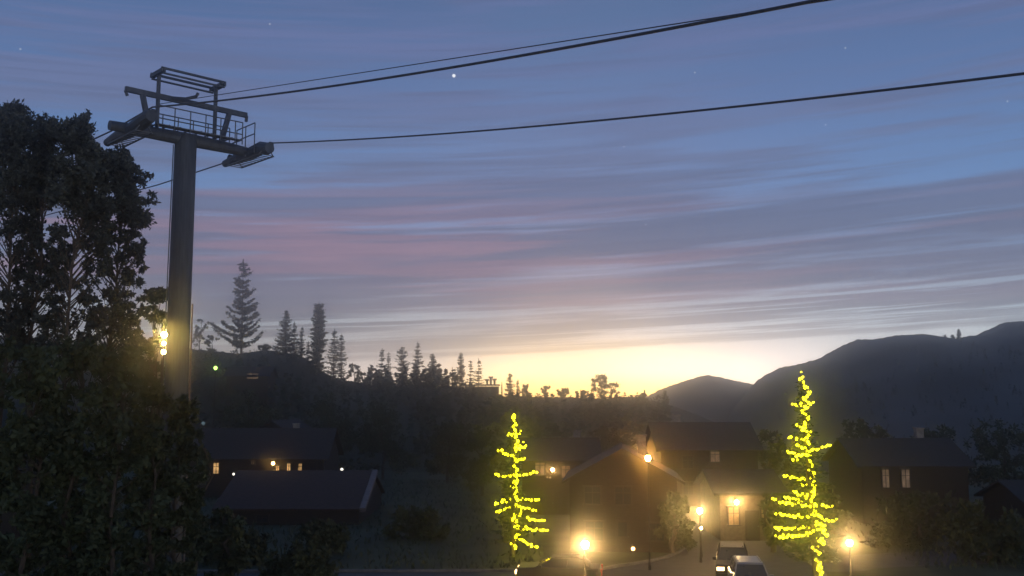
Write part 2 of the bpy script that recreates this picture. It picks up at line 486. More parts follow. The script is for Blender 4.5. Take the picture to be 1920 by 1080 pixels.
def clump_tree(name, base, H, label, cat='tree', group=None, seed=1, lobes=None, leaf=.3, n=2400, mt='leaf', trunk_r=.2, limbs=7, stems=1):
    """lobes: (dx, dz, r) clumps of foliage seen in the crown, given in metres from the base"""
    q = random.Random(seed); r = np.random.default_rng(seed)
    t = empty(name, base, label, cat, group)
    tr = G()
    tops = []
    for s_ in range(stems):
        ox = (s_ - (stems - 1) / 2) * trunk_r * 3
        wob = [Vector((ox + q.gauss(0, trunk_r * .5) * k, q.gauss(0, trunk_r * .4) * k, H * .9 * k / 5 - (.6 if k == 0 else 0))) for k in range(6)]
        tr.tube(wob, [trunk_r * (1 - .17 * k) for k in range(6)], 7); tops.append(wob)
    c = G(); lm = tr; tot = sum(l[2] ** 2 for l in lobes); cnt_k = 38 if mt == 'pine' else 12
    for dx, dz, rr in lobes:
        dy = q.gauss(0, rr * .5)
        st = q.choice(tops); k = min(4.8, max(.6, dz / (H * .9) * 5 * .9)); i = int(k); o = st[i].lerp(st[i + 1], k - i)
        tip = Vector((dx, dy, dz))
        mid = o.lerp(tip, .5) + Vector((0, 0, -.08 * (tip - o).length))
        lm.tube([o, mid, tip], [trunk_r * .2, trunk_r * .12, trunk_r * .05], 5, caps=False)
        m_ = int(max(5, cnt_k * rr * (tip - o).length))
        u_ = r.uniform(.35, 1, (m_, 1)); P_ = np.where(u_ < .5, np.array(o) + (np.array(mid) - np.array(o)) * u_ * 2, np.array(mid) + (np.array(tip) - np.array(mid)) * (u_ * 2 - 1))
        c.leaves(P_ + r.normal(size=(m_, 3)) * rr * .22, r.normal(size=(m_, 3)), leaf * r.uniform(.6, 1.2, m_), leaf * r.uniform(.35, .6, m_))
        cnt = max(12, int(n * rr * rr / tot)); sub = max(3, int(cnt / 28))
        U = r.normal(size=(sub, 3)); U /= np.linalg.norm(U, axis=1, keepdims=True)
        S = np.array([dx, dy, dz]) + U * (rr * r.uniform(.25, 1.0, size=(sub, 1)) ** .6) * np.array([1, 1, .75])
        for c0 in S:
            m = cnt // sub; e = r.normal(size=(m, 3)) * rr * .17
            c.leaves(c0 + e, e + r.normal(size=(m, 3)) * rr * .15, leaf * r.uniform(.6, 1.3, m), leaf * r.uniform(.35, .6, m))
    c.build('crown', mt, t); lm.build('trunk', 'bark', t)
    return t


def on_ridge(px, d=RD - 4, sink=0.0):
    p = W(px, interp(RIDGE, px), RD); x = p.x / RD * d
    return Vector((x, d, max(0, ridge_z(x, d)) - sink))


# skyline conifers: px, top, half width px, look
SKY = [
    ('spruce_tree', 458, 487, 50, 'largest spruce on the skyline, layered upswept boughs with gaps between', dict(whorls=16, nb=6, droop=.0, up=.42, gaps=.07, power=.8, irregular=.42, dens=2.4, leaf=.62)),
    ('fir_tree', 537, 581, 24, 'broad dark fir on the ridge right of the big layered spruce', dict(whorls=26, nb=7, dens=1.3)),
    ('fir_tree', 553, 603, 15, 'bushy fir crowding the right side of the broad dark fir', dict(whorls=20)),
    ('fir_tree', 566, 612, 10, 'slim pointed fir standing between the broad fir and the tall columnar spruce', dict(whorls=20)),
    ('fir_tree', 578, 640, 6, 'smallest thin fir spire just left of the tall columnar spruce', dict(whorls=14)),
    ('columnar_spruce', 598, 568, 14, 'tall narrow columnar spruce with blunt top on the ridge', dict(whorls=38, nb=7, power=.33, dens=1.6, irregular=.45)),
    ('fir_tree', 627, 617, 14, 'left one of the twin pointed firs beside the columnar spruce', dict(whorls=22, power=.6, gaps=.05)),
    ('fir_tree', 641, 625, 14, 'right one of the twin pointed firs beside the columnar spruce', dict(whorls=22, power=.6, gaps=.05)),
    ('fir_tree', 717, 653, 20, 'loose airy fir, first of the middle row left of the pale gap', dict(whorls=18, gaps=.08)),
    ('fir_tree', 729, 661, 8, 'thin second spire leaning against the loose airy fir', dict(whorls=16)),
    ('fir_tree', 753, 649, 19, 'full round-topped fir second in the middle row on the ridge', dict(whorls=20, power=.5)),
    ('fir_tree', 783, 641, 17, 'tallest fir of the middle row with a narrow pointed top', dict(whorls=22)),
    ('fir_tree', 812, 662, 13, 'dense blunt fir at the right end of the middle row', dict(whorls=20, power=.5, dens=1.4)),
    ('fir_tree', 865, 661, 9, 'slender dark fir rising left of the chimneyed building', dict(whorls=24, power=.45, dens=1.3)),
    ('fir_tree', 883, 675, 11, 'short ragged fir between the slender fir and the open branched fir', dict(whorls=14, gaps=.08)),
    ('fir_tree', 897, 672, 15, 'open branched fir standing right over the chimneyed building', dict(whorls=13, gaps=.1)),
    ('fir_tree', 956, 700, 10, 'low blunt fir just right of the chimneyed building', dict(whorls=16, power=.4)),
    ('fir_tree', 971, 712, 4, 'tiny thin fir right of the low blunt fir', dict(whorls=12)),
]
for k, (nm, px, top, hw, lab, kw) in enumerate(SKY):
    d = RD - 4 - (k % 3) * 2.5
    b = on_ridge(px, d); tp = W(px, top, d); H = tp.z - b.z
    b.x = tp.x
    kw = dict(kw); lf = kw.pop('leaf', max(.34, H * .035))
    conifer(nm, b, H, hw * 1.15 * d / F, lab, 'tree', 'conifers on the skyline ridge', seed=100 + k, leaf=lf, **kw)


def round_tree(px, top, hw, lab, seed, d=RD - 3, base=None, name='broadleaf_tree', n=1300, leaf=.4, grp='round trees on the skyline', lobes=None):
    b = on_ridge(px, d) if base is None else base
    tp = W(px, top, d); b = Vector((tp.x, d, b.z)); H = tp.z - b.z; w = hw * d / F
    q = random.Random(seed)
    if lobes is None:
        lobes = []
        for k in range(11):
            f = q.uniform(.1, .92); a = q.uniform(-1, 1)
            lobes.append((a * w * .8 * math.sqrt(max(.1, 1 - (f - .55) ** 2 * 4)), H * f, w * q.uniform(.28, .45)))
        lobes.append((0, H - w * .3, w * .34))
    return clump_tree(name, b, H, lab, 'tree', grp, seed, lobes, leaf, n, 'leaf', max(.12, H * .02))


for k, a in enumerate([
    (665, 679, 17, 'round leafy tree on the ridge right of the twin firs'),
    (683, 699, 9, 'small round bushy tree at the foot of the ridge dip'),
    (798, 690, 10, 'low bush between the tallest fir and the blunt fir'),
    (983, 721, 10, 'round shrub on the ridge right of the tiny thin fir'),
    (1024, 724, 10, 'first little round tree on the glowing horizon'),
    (1057, 727, 13, 'wide low tree on the horizon left of the clumpy big tree'),
    (1082, 733, 4, 'tiny bush on the horizon beside the wide low tree'),
    (1204, 737, 7, 'tiny bush at the foot of the distant hill'),
    (376, 598, 18, 'grey leafy tree just right of the lift tower column'),
    (398, 628, 13, 'low shrub between the lift tower and the big spruce'),
    (495, 645, 13, 'low shrub right of the big layered spruce'),
]):
    round_tree(*a, seed=300 + k)
# clumpy tree on the horizon
d = RD - 2; b = on_ridge(1128, d); s = d / F
H = W(1128, 704, d).z - b.z
clump_tree('broadleaf_tree', Vector((W(1128, 704, d).x, d, b.z)), H, 'largest clumpy leafy tree against the glowing horizon', 'tree', 'round trees on the skyline', 340,
           [(-19 * s, H * .84, 5 * s), (-15 * s, H * .5, 9 * s), (0, H * .88, 11 * s), (8 * s, H * .84, 8 * s), (2 * s, H * .6, 10 * s), (-8 * s, H * .68, 9 * s),
            (22 * s, H * .5, 11 * s), (27 * s, H * .3, 8 * s), (0, H * .2, 12 * s), (-20 * s, H * .2, 8 * s)], .42, 2600, 'leaf', .3)
# trees on the saddle of the long hill
for px, top, hw, lab in ((1772, 628, 6, 'small cone tree standing on the saddle of the long hill'),
                         (1797, 617, 6, 'taller leaning tree on the saddle of the long hill'),
                         (1786, 628, 5, 'low tree between the two trees on the hill saddle')):
    d = 268; tp = W(px, top, d); bz = W(px, interp(HILL_B, px), d).z - .3
    conifer('fir_tree', Vector((tp.x, d, bz)), tp.z - bz, hw * d / F, lab, 'tree', 'trees on the hill saddle', seed=px, whorls=10, leaf=.45)

# near pines, left
TD = 33.0
PINES = [(-52, 250, 75, 35.5, 'pine mostly cut off by the left photo edge'),
         (28, 184, 62, 34.0, 'tall pine with a feathery pointed top nearest the left edge'),
         (92, 214, 58, 35.0, 'pine with a short thin top between two taller pines'),
         (157, 199, 80, 33.0, 'tallest broad pine with a dome top left of the lift tower'),
         (222, 262, 74, 34.5, 'shorter pine with long side tufts reaching to the tower')]
for k, (px, top, hw, d, lab) in enumerate(PINES):
    q = random.Random(700 + k); tp = W(px, top, d); H = tp.z; s = d / F
    lobes = []
    z620 = W(px, 640, d).z
    for i in range(84):
        f = q.random() ** 1.0          # 0 top .. 1 bottom
        z = H - .5 - f * (H - z620)
        w = hw * s * min(1, .10 + 1.9 * f) * (1 if f < .75 else .85)
        a = q.choice((-1, 1)) * q.random() ** .6
        lobes.append((a * w * .85, z, q.uniform(.26, .48) * (1.15 if f < .4 else .68)))
    for i in range(22):
        f = q.uniform(.42, 1); lobes.append((q.uniform(-1, 1) * hw * s * .8, H - .5 - f * (H - z620), q.uniform(.17, .28)))
    lobes += [(0, H - .35, .3), (q.uniform(-.2, .2), H - .8, .42), (q.uniform(-.3, .3), H - 1.4, .5)]
    if k == 4:
        for bx, by in ((272, 330), (288, 374), (268, 408), (266, 470), (250, 322), (255, 520)):
            lobes.append(((bx - px) * s, W(bx, by, d).z, .34))
        lobes = [l for l in lobes if not (l[0] > 25 * s and l[1] > W(0, 315, d).z)]
    clump_tree('pine_tree', Vector((tp.x, d, 0)), H, lab, 'tree', 'near pines left of the tower', 700 + k, lobes, .17, 21000, 'pine', .13)

# dark leafy trees in front of the tower foot, left
for k, (px, top, hw, d, lab) in enumerate([
    (-20, 622, 80, 31, 'dark leafy tree below the pines at the left photo edge'),
    (70, 648, 70, 30, 'dark leafy tree under the tall feathery pine'),
    (150, 642, 70, 31, 'dark leafy tree under the dome topped pine'),
    (228, 655, 66, 30.5, 'dark leafy tree left of the stacked yellow lights'),
    (293, 722, 46, 31.5, 'dark leafy tree right below the stacked yellow lights'),
    (342, 752, 46, 33, 'dark leafy tree hiding the foot of the lift tower'),
    (296, 540, 34, 46, 'leafy tree with a pointed top close behind the tower column')]):
    q = random.Random(800 + k); tp = W(px, top, d); H = tp.z; s = d / F; w = hw * s
    lobes = [(0, H - w * .3, w * .36)]
    for i in range(55):
        f = 1 - q.random() ** 1.1 * .9
        lobes.append((q.uniform(-1, 1) * w * (.35 + .65 * min(1, (1 - f) * 5)), H * f - w * .2, w * q.uniform(.3, .5)))
    clump_tree('broadleaf_tree', Vector((tp.x, d, 0)), H, lab, 'tree', 'dark trees around the tower foot', 800 + k, lobes, .26, 9500, 'leaf', .13)

# trees and shrubs of the village: px, top, half width, distance
VILL = [
    (620, 742, 60, 122, 'wide dark tree behind the chalet with amber windows'),
    (470, 730, 60, 118, 'dark tree behind the left end of the amber windowed chalet'),
    (720, 760, 62, 120, 'dark tree behind the low roof with a pale edge'),
    (840, 790, 55, 115, 'dark tree left of the smaller light wrapped tree'),
    (905, 800, 50, 100, 'dark tree just behind the smaller light wrapped tree'),
    (1140, 800, 40, 112, 'dark tree behind the brown two storey house'),
    (1290, 790, 50, 110, 'dark tree between the brown house and the light wrapped trees'),
    (1440, 800, 55, 95, 'dark tree left behind the taller light wrapped tree'),
    (1620, 780, 55, 100, 'dark tree right behind the taller light wrapped tree'),
    (1770, 800, 70, 92, 'dark tree right of the dim two window house'),
    (1880, 790, 80, 88, 'dark tree at the right photo edge'),
    (160, 860, 90, 62, 'dark low tree at the lower left under the pines'),
    (300, 900, 80, 66, 'dark bushy tree left of the amber windowed chalet'),
    (1720, 930, 80, 66, 'dark bushy tree below the dim two window house'),
    (1850, 960, 90, 60, 'dark bushy tree at the lower right corner'),
    (1262, 925, 34, 63, 'bush between the brown house and the amber post lamp'),
    (1444, 925, 26, 64, 'bush at the right corner of the small tan house'),
    (1550, 905, 40, 70, 'bush just behind the foot of the taller lit tree'),
    (600, 985, 55, 64, 'dark bush in front of the low reddish roof'),
    (440, 1000, 70, 60, 'wide dark bush at the lower left of the low reddish roof'),
    (372, 810, 30, 52, 'dark tree right of the tower foot'),
    (425, 945, 46, 52, 'lower dark tree to the right of the tower foot, before the low roof'),
    (560, 1020, 60, 54, 'lowest dark bush at the bottom of the photo before the low roof'),
    (780, 960, 60, 70, 'dark round bush left of the smaller light wrapped tree'),
]
for k, (px, top, hw, d, lab) in enumerate(VILL):
    q = random.Random(900 + k); tp = W(px, top, d); H = max(1.5, tp.z); s = d / F; w = hw * s
    lobes = [(0, H - w * .25, w * .34)]
    for i in range(22):
        f = q.uniform(.12, .9)
        lobes.append((q.uniform(-1, 1) * w * (1 - .5 * f), H * f, w * q.uniform(.28, .42)))
    clump_tree('broadleaf_tree', Vector((tp.x, d, 0)), H, lab, 'tree', 'dark trees around the village', 900 + k, lobes, .42, 3200, 'leaf', .2)

# undergrowth on the ridge and the hill: countless, one mesh each
def scrub(name, label, prof, D, front, x0, x1, count, hmin, hmax, mt, tmin=-.97, leafk=1.0):
    g = G(); q = random.Random(len(name) * 7); r = np.random.default_rng(len(name))
    for _ in range(count):
        t = -q.random() ** 1.3 * abs(tmin); y = D + t * front; px = q.uniform(x0, x1)
        x = W(px, 740, y).x
        z = ridge_z(x, y, prof, D, front)
        h = q.uniform(hmin, hmax); m = 26
        u = r.uniform(0, 1, m); a = r.uniform(0, 6.283, m); rad = (1 - u) * h * .34 * r.uniform(.3, 1, m)
        h *= min(1, (.85 if prof is RIDGE and px < 860 and px > 690 else .04) + abs(t) * 2.2)
        C = np.stack([x + rad * np.cos(a), y + rad * np.sin(a), z + u * h], 1)
        g.leaves(C, np.stack([np.cos(a), np.sin(a), r.normal(.1, .4, m)], 1), h * .3 * leafk, h * .16 * leafk)
    return tag(g.build(name, mt), label, 'undergrowth', kind='stuff')


scrub('woodland', 'dark unbroken woodland covering the ridge below the skyline trees', RIDGE, RD, 85, -300, 1250, 1400, 2.0, 5.0, 'spruce')
scrub('hill_scrub', 'dark scrub covering the long hill on the right', HILL_B, 270, 130, 1400, 2400, 900, .8, 1.9, 'brush')
# ground cover near the road
g = G(); r_ = np.random.default_rng(77); n = 9000
xs = r_.uniform(-40, 40, n); ys = 57.5 + r_.uniform(0, 1, n) ** 1.5 * 60
ok = ~((xs > 1) & (xs < 24) & (ys < 115) & (xs > 2 + 0 * ys))
xs, ys = xs[ok], ys[ok]; n = len(xs)
g.leaves(np.stack([xs, ys, r_.uniform(.05, .22, n)], 1), r_.normal(0, .4, (n, 3)) + np.array([0, 0, 1]), .45, .12)
tag(g.build('grass', 'leaf'), 'dark rough grass beyond the road', 'grass', kind='stuff')


# ------------------------------------------------------------------ chair-lift tower
T0 = W(348.5, 262, 41.0)
ANG = math.atan2(.686, .728)
tower = empty('lift_tower', (T0.x, T0.y, 0), 'grey steel ski lift tower with crossarm, catwalk rails and lifting frame', 'lift tower', rz=ANG)
zt = T0.z            # crossarm axis height
G().tube([(0, 0, -.3), (0, 0, 3), (0, 0, zt - .1), (0, 0, zt + .15)], [.53, .50, .465, .445], 24).build('column', 'steel', tower, smooth=False)
G().tube([(-3.3, 0, zt), (-1.6, 0, zt + .02), (0, 0, zt + .02), (1.6, 0, zt), (3.3, 0, zt - .05)], [.21, .27, .30, .27, .21], 12).build('crossarm', 'steel', tower)
zb, ztop = zt + 1.68, zt + 2.72
G().bar((-2.72, 0, zb), (2.85, 0, zb), .16, .22).bar((-2.72, 0, zb - .06), (-2.62, 0, zb - .28), .1, .1).bar((2.85, 0, zb - .02), (2.83, 0, zb - .3), .12, .1).build('lifting_beam', 'steel', tower)
for sgn in (-1, 1):
    G().bar((sgn * 1.62, 0, zt + .1), (sgn * 1.98, 0, zb - .1), .16, .2).build('strut', 'steel', tower)
    G().bar((sgn * 1.31, 0, zt + .15), (sgn * 1.31, 0, ztop), .13, .13).build('post', 'steel', tower)
f = G()
for y in (-.55, .55):
    f.bar((-1.45, y, ztop + .06), (1.5, y, ztop + .06), .09, .09)
    f.bar((-1.4, y, ztop - .16), (1.45, y, ztop - .16), .07, .07)
for x in (-1.42, -1.31, 1.31, 1.46): f.bar((x, -.6, ztop - .03), (x, .6, ztop - .03), .08, .16)
f.build('lifting_frame', 'steel', tower)
G().tube([(-.75, -.1, zb + .02), (-.3, -.5, zb - .02), (.05, -.75, zb + .1), (.12, -.78, zb + .26)], .07, 6).build('hoist_hook', 'steel', tower)
cat = G()
for y in (-.62, .62):
    for h in (.55, 1.1): cat.tube([(-1.5, y, zt + h), (2.35, y, zt + h)], .028, 5)
    for x in (-1.5, -.8, -.1, .6, 1.3, 2.0, 2.35): cat.tube([(x, y, zt + .1), (x, y, zt + 1.1)], .026, 5)
for k in range(9): cat.bar((-1.5 + k * .48, -.62, zt + .32), (-1.5 + k * .48, .62, zt + .32), .06, .04)
cat.build('handrail', 'galv', tower)
wk = G(); wk.box((.4, -.47, zt + .3), (3.9, .3, .04)); wk.box((.4, .47, zt + .3), (3.9, .3, .04)); wk.build('catwalk', 'galv', tower)
for sgn in (-1, 1):
    x = -2.45 if sgn < 0 else 3.1
    tl = .10 if sgn < 0 else -.16        # tilt of the train along the line
    tr = G()
    e0 = -2.15 if sgn < 0 else -1.75
    tr.tube([(x, e0, zt + .02 + tl), (x, e0 + .25, zt + .03 + tl), (x, -1, zt), (x, 0, zt - .08), (x, 1.2, zt - .06), (x, 2.5, zt - .1)], [.24, .29, .30, .30, .25, .17], 10)
    st = tr.build('sheave_train', 'steel', tower)
    for k in range(8):
        y = e0 + .2 + k * .55; zz = zt + .16 + tl * (1 - k / 4) - .02 * k
        G().tube([(x + .09 - .2 * 0, y, zz), (x + .20, y, zz)], .2, 14).tube([(x + .02, y, zz), (x + .26, y, zz)], .05, 8).build('sheave', 'rubber', st)
    pl = G()
    pl.bar((x - .35, -1.5, zt - .42), (x - .35, 1.5, zt - .42), .05, .05).bar((x + .35, -1.5, zt - .42), (x + .35, 1.5, zt - .42), .05, .05)
    for k in range(11): pl.bar((x - .35, -1.5 + k * .3, zt - .42), (x + .35, -1.5 + k * .3, zt - .42), .05, .03)
    for y in (-1.45, 1.45):
        for o in (-.35, .35): pl.bar((x + o, y, zt - .42), (x + o * .3, y, zt - .05), .04, .04)
    pl.build('platform', 'galv', tower)
    if sgn > 0:
        rl = G(); xo = x - .35
        for h in (.6, 1.1): rl.tube([(xo, -1.0, zt + h), (xo, .7, zt + h)], .028, 5)
        for y in (-1.0, -.15, .7): rl.tube([(xo, y, zt - .3), (xo, y, zt + 1.1)], .026, 5)
        rl.build('side_rail', 'galv', tower)
ld = G()
lx = lambda z: -.91 * (.585 - .085 * z / zt)
ly = lambda z: .42 * (.585 - .085 * z / zt)
for o in (-.17, .17): ld.tube([(lx(.4) + o * .42, ly(.4) + o * .91, .4), (lx(zt) + o * .42, ly(zt) + o * .91, zt - .3)], .02, 5)
for k in range(int(zt / .31) - 2):
    z = .7 + k * .31
    ld.tube([(lx(z) - .17 * .42, ly(z) - .17 * .91, z), (lx(z) + .17 * .42, ly(z) + .17 * .91, z)], .013, 4)
ld.build('ladder', 'galv', tower)
G().tube([(.91 * .585, -.42 * .585, 0), (.91 * .555, -.42 * .555, 8), (.91 * .53, -.42 * .53, 14)], .035, 6).build('conduit', 'trim', tower)


def loc2w(x, y, z):
    ca, sa = math.cos(ANG), math.sin(ANG)
    return Vector((T0.x + x * ca - y * sa, T0.y + x * sa + y * ca, z))


def cable(x, y0, z0, target, label, rad, z_up=.0, cut=2.0, sag=.25, name='lift_cable', uphill=True):
    """from the tower to the plan line along the lift, through the place seen at the photo pixel target"""
    s = loc2w(x, y0, z0)
    dirv = Vector((math.sin(ANG), -math.cos(ANG), 0))
    # plan point where the ray of pixel target meets the lift line
    tx = W(target[0], target[1], 1.0)
    k = tx.x
    t = (s.x - k * s.y) / (k * dirv.y - dirv.x)
    yy = s.y + dirv.y * t; e = W(target[0], target[1], yy)
    pts = []
    L = 3.0
    n = 90
    for i in range(n + 1):
        q = L * i / n; p = s.lerp(e, q); p.z -= sag * 4 * q * (1 - q) if q < 1 else -sag * 4 * (q - 1)
        pts.append(p)
    if uphill:
        pre = []
        b = loc2w(x, 2.4, zt + .0)
        for i in range(12, 0, -1):
            pre.append(loc2w(x, 2.4 + i * 8, z0 - .3 + i * 8 * .16 - .9 * i))
        pts = pre + [loc2w(x, 2.3, z0 - .1)] + pts
    return tag(G().tube(pts, rad, 6).build(name, 'rope'), label, 'cable', 'lift cables')


cable(-2.35, -2.0, zt + .52, (1535, 0), 'upper thick haul rope leaving the near end of the crossarm', .035)
cable(3.25, -1.7, zt + .12, (1920, 138), 'lower thick haul rope leaving the far end of the crossarm', .032)
cable(-1.3, 0, ztop - 1.4, (1556, 0), 'thin communication line strung just above the upper haul rope', .014, uphill=False, sag=-.0)


# ------------------------------------------------------------------ lamps
def street_lamp(px, py, d, label, mt='lamp', r=.15, grp='lit street lamps', hood=True, z=None):
    p = W(px, py, d)
    t = empty('street_lamp', (p.x, d, 0), label, 'street lamp', grp)
    h = p.z
    G().tube([(0, 0, -.2), (0, 0, .25), (0, 0, .5), (0, 0, h - r * 1.5)], [.1, .09, .05, .04], 10).tube([(0, 0, h - r * 1.7), (0, 0, h - r * 1.15)], [.05, .1], 10).build('post', 'black', t)
    G().ball((0, 0, h), r, 12, 8).build('globe', mt, t, smooth=True)
    if hood:
        G().tube([(0, 0, h + r * .95), (0, 0, h + r * 1.25), (0, 0, h + r * 1.7)], [r * 1.1, r * .9, .02], 10).build('cap', 'black', t)
    return t


def wall_lamp(p, label, mt='lamp', r=.14, normal=(0, -1), grp='lit wall lamps'):
    t = empty('wall_lamp', p, label, 'wall lamp', grp)
    nx_, ny_ = normal
    G().box((-nx_ * .32, -ny_ * .32, .05), (.12, .12, .3)).bar((-nx_ * .3, -ny_ * .3, .22), (0, 0, .24), .05, .05).build('bracket', 'black', t)
    G().ball((0, 0, 0), r, 12, 8).build('globe', mt, t, smooth=True)
    G().tube([(0, 0, r * 1.05), (0, 0, r * 1.7)], [r * 1.1, .03], 10).build('cap', 'black', t)
    return t


street_lamp(1097, 1021, 46, 'street lamp with the brightest white glow, between the smaller lit tree and the road', r=.17)
street_lamp(1593, 1018, 49, 'bright starry street lamp right of the taller light wrapped tree', r=.14)
street_lamp(1312, 958, 60, 'amber lamp on a post between the brown house and the lamplit tan wall', r=.15)
street_lamp(1314, 990, 62, 'smallest lamp on a low post under the amber post lamp', 'lamp_low', .10, hood=False)
# three stacked lamps by the tower
lp = W(308, 628, 38.5); z2, z3 = W(308, 644, 38.5).z, W(310, 660, 38.5).z
t = empty('floodlight_mast', (lp.x, 38.5, 0), 'dark mast with three stacked yellow lights left of the tower column', 'lamp mast')
G().tube([(-.08, .12, -.2), (-.08, .12, lp.z + .3)], [.09, .05], 8).build('mast', 'black', t)
for zz, rr in ((lp.z, .11), (z2, .08), (z3, .09)):
    lampo = G().ball((0.02, -.06, zz), rr, 10, 8).build('globe', 'lamp_low' if rr < .1 else material('mast_globe', (.9, .75, .3), .4, .05, 2, emit=(1, .70, .16), strength=420), t, smooth=True)
    G().bar((-.08, .1, zz), (0, .02, zz), .05, .05).build('bracket', 'black', t)
# small lights
def small_light(px, py, d, label, mt, r, cat='lamp', grp='small far lights'):
    p = W(px, py, d); gz = ridge_z(p.x, d) if d > 131 else 0
    t = empty('post_light', (p.x, d, gz), label, cat, grp)
    G().tube([(0, 0, -.2), (0, 0, p.z - gz - r)], .05, 6).build('post', 'black', t)
    G().ball((0, 0, p.z - gz), r, 8, 6).build('globe', mt, t, smooth=True)


small_light(404, 690, 128, 'small green light right of the tower foot', 'lamp_green', .26)
small_light(381, 794, 112, 'very faint bluish light below the green light', material('faint_lens', (.3, .4, .4), .4, .05, 2, emit=(.5, .7, .7), strength=.12), .22)
small_light(2, 946, 48, 'small pale green light at the left photo edge', 'lamp_green', .08)
small_light(2, 694, 40, 'yellow light at the left photo edge beside the pale bar', 'lamp_low', .05)
small_light(641, 880, 88, 'small white light at the ridge of the low reddish roof', 'lamp_white', .13)
small_light(438, 889, 94, 'small white light between the two amber windows of the left chalet', 'lamp_white', .12)


# ------------------------------------------------------------------ buildings
def house(name, px, d, w, dep, wall_h, roof_h, label, wall='wood', roof='roof', rz=0.0, windows=(), door=None, chimneys=(), gable_front=False, trim=None,
          over=.5, cat='house', z=0.0, x=None):
    """windows: (x along the front, z, w, h, glass, face) ; front faces the camera (-y)"""
    c = W(px, 745, d); t = empty(name, (c.x if x is None else x, d, z), label, cat, 'houses of the village', rz)
    hw, hd = w / 2, dep / 2
    wl = G()
    if gable_front:
        n = [(-hw, -.4), (hw, -.4), (hw, wall_h), (0, wall_h + roof_h), (-hw, wall_h)]
        vs = [(a, -hd, b) for a, b in n] + [(a, hd, b) for a, b in n]
        fs = [(0, 1, 2, 3, 4), (9, 8, 7, 6, 5)] + [((i + 1) % 5, i, 5 + i, 5 + (i + 1) % 5) for i in (0, 1, 4)]
    else:
        n = [(-hd, -.4), (hd, -.4), (hd, wall_h), (0, wall_h + roof_h), (-hd, wall_h)]
        vs = [(-hw, a, b) for a, b in n] + [(hw, a, b) for a, b in n]
        fs = [(4, 3, 2, 1, 0), (5, 6, 7, 8, 9)] + [(i, (i + 1) % 5, 5 + (i + 1) % 5, 5 + i) for i in (0, 1, 4)]
    wl.add(vs, fs); wl.build('wall', wall, t)
    rf = G(); half = hw if gable_front else hd; ln = (hd if gable_front else hw) + over
    sl_ = roof_h / half; e = half + over; th = .16
    prof = [(-e, wall_h - over * sl_ + .03), (0, wall_h + roof_h + .03), (e, wall_h - over * sl_ + .03),
            (e, wall_h - over * sl_ + .03 + th), (0, wall_h + roof_h + .03 + th), (-e, wall_h - over * sl_ + .03 + th)]
    if gable_front:
        vs = [(a, -ln, b) for a, b in prof] + [(a, ln, b) for a, b in prof]
    else:
        vs = [(-ln, a, b) for a, b in prof] + [(ln, a, b) for a, b in prof]
    fs = [(0, 1, 4, 5), (1, 2, 3, 4), (11, 10, 7, 6), (10, 9, 8, 7)] + [(i, (i + 1) % 6, 6 + (i + 1) % 6, 6 + i) for i in range(6)]
    rf.add(vs, fs); ro = rf.build('roof', roof, t)
    for cx, cy, ch in chimneys:
        zc = wall_h + roof_h * (1 - abs(cy if not gable_front else cx) / half)
        G().box((cx, cy, zc + ch / 2 - .3), (.6, .6, ch + .6)).box((cx, cy, zc + ch + .06), (.8, .8, .12)).build('chimney', 'stone', ro)
    for (wx, wz, ww, wh, gl, face) in windows:
        fr = G(); pn = G()
        if face == 'f':
            P = lambda u, v, o: (wx + u, -hd - o, wz + v); sz = lambda a, o, b: (a, o, b)
        else:
            P = lambda u, v, o: ((hw + o) * (1 if face == 'r' else -1), wx + u, wz + v); sz = lambda a, o, b: (o, a, b)
        for u in (-ww / 2, ww / 2): fr.box(P(u, 0, .03), sz(.1, .14, wh + .1))
        for v in (-wh / 2, wh / 2): fr.box(P(0, v, .032), sz(ww + .22, .15, .1))
        fr.box(P(0, 0, .02), sz(.05, .08, wh)); fr.box(P(0, wh * .15, .022), sz(ww, .08, .05))
        wo_ = empty_child('window', t)
        fr.build('frame', 'frame', wo_)
        pn.box(P(0, 0, .0), sz(ww - .06, .06, wh - .06)); pn.build('pane', gl, wo_)
    if door:
        dx, gl = door
        do = G().box((dx, -hd - .03, 1.05), (1.0, .1, 2.1)).build('door', 'frame', t)
        G().ball((dx + .38, -hd - .11, 1.0), .05, 6, 4).build('handle', 'galv', do)
        if gl:
            G().box((dx, -hd - .09, 1.45), (.55, .04, .9)).build('door_glass', gl, do)
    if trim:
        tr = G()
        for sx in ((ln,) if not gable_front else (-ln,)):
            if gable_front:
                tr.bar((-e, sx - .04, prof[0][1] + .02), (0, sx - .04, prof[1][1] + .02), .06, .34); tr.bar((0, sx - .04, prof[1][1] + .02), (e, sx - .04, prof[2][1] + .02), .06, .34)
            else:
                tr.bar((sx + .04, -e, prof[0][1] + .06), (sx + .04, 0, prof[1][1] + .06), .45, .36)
        tr.build('lit_strip_board', trim, ro)  # board along the roof edge, coloured to imitate a lit strip of wall
    return t


def empty_child(name, parent):
    o = bpy.data.objects.new(name, None); sc.collection.objects.link(o); o.parent = parent
    return o


def wx(px, d, cx): return W(px, 745, d).x - cx


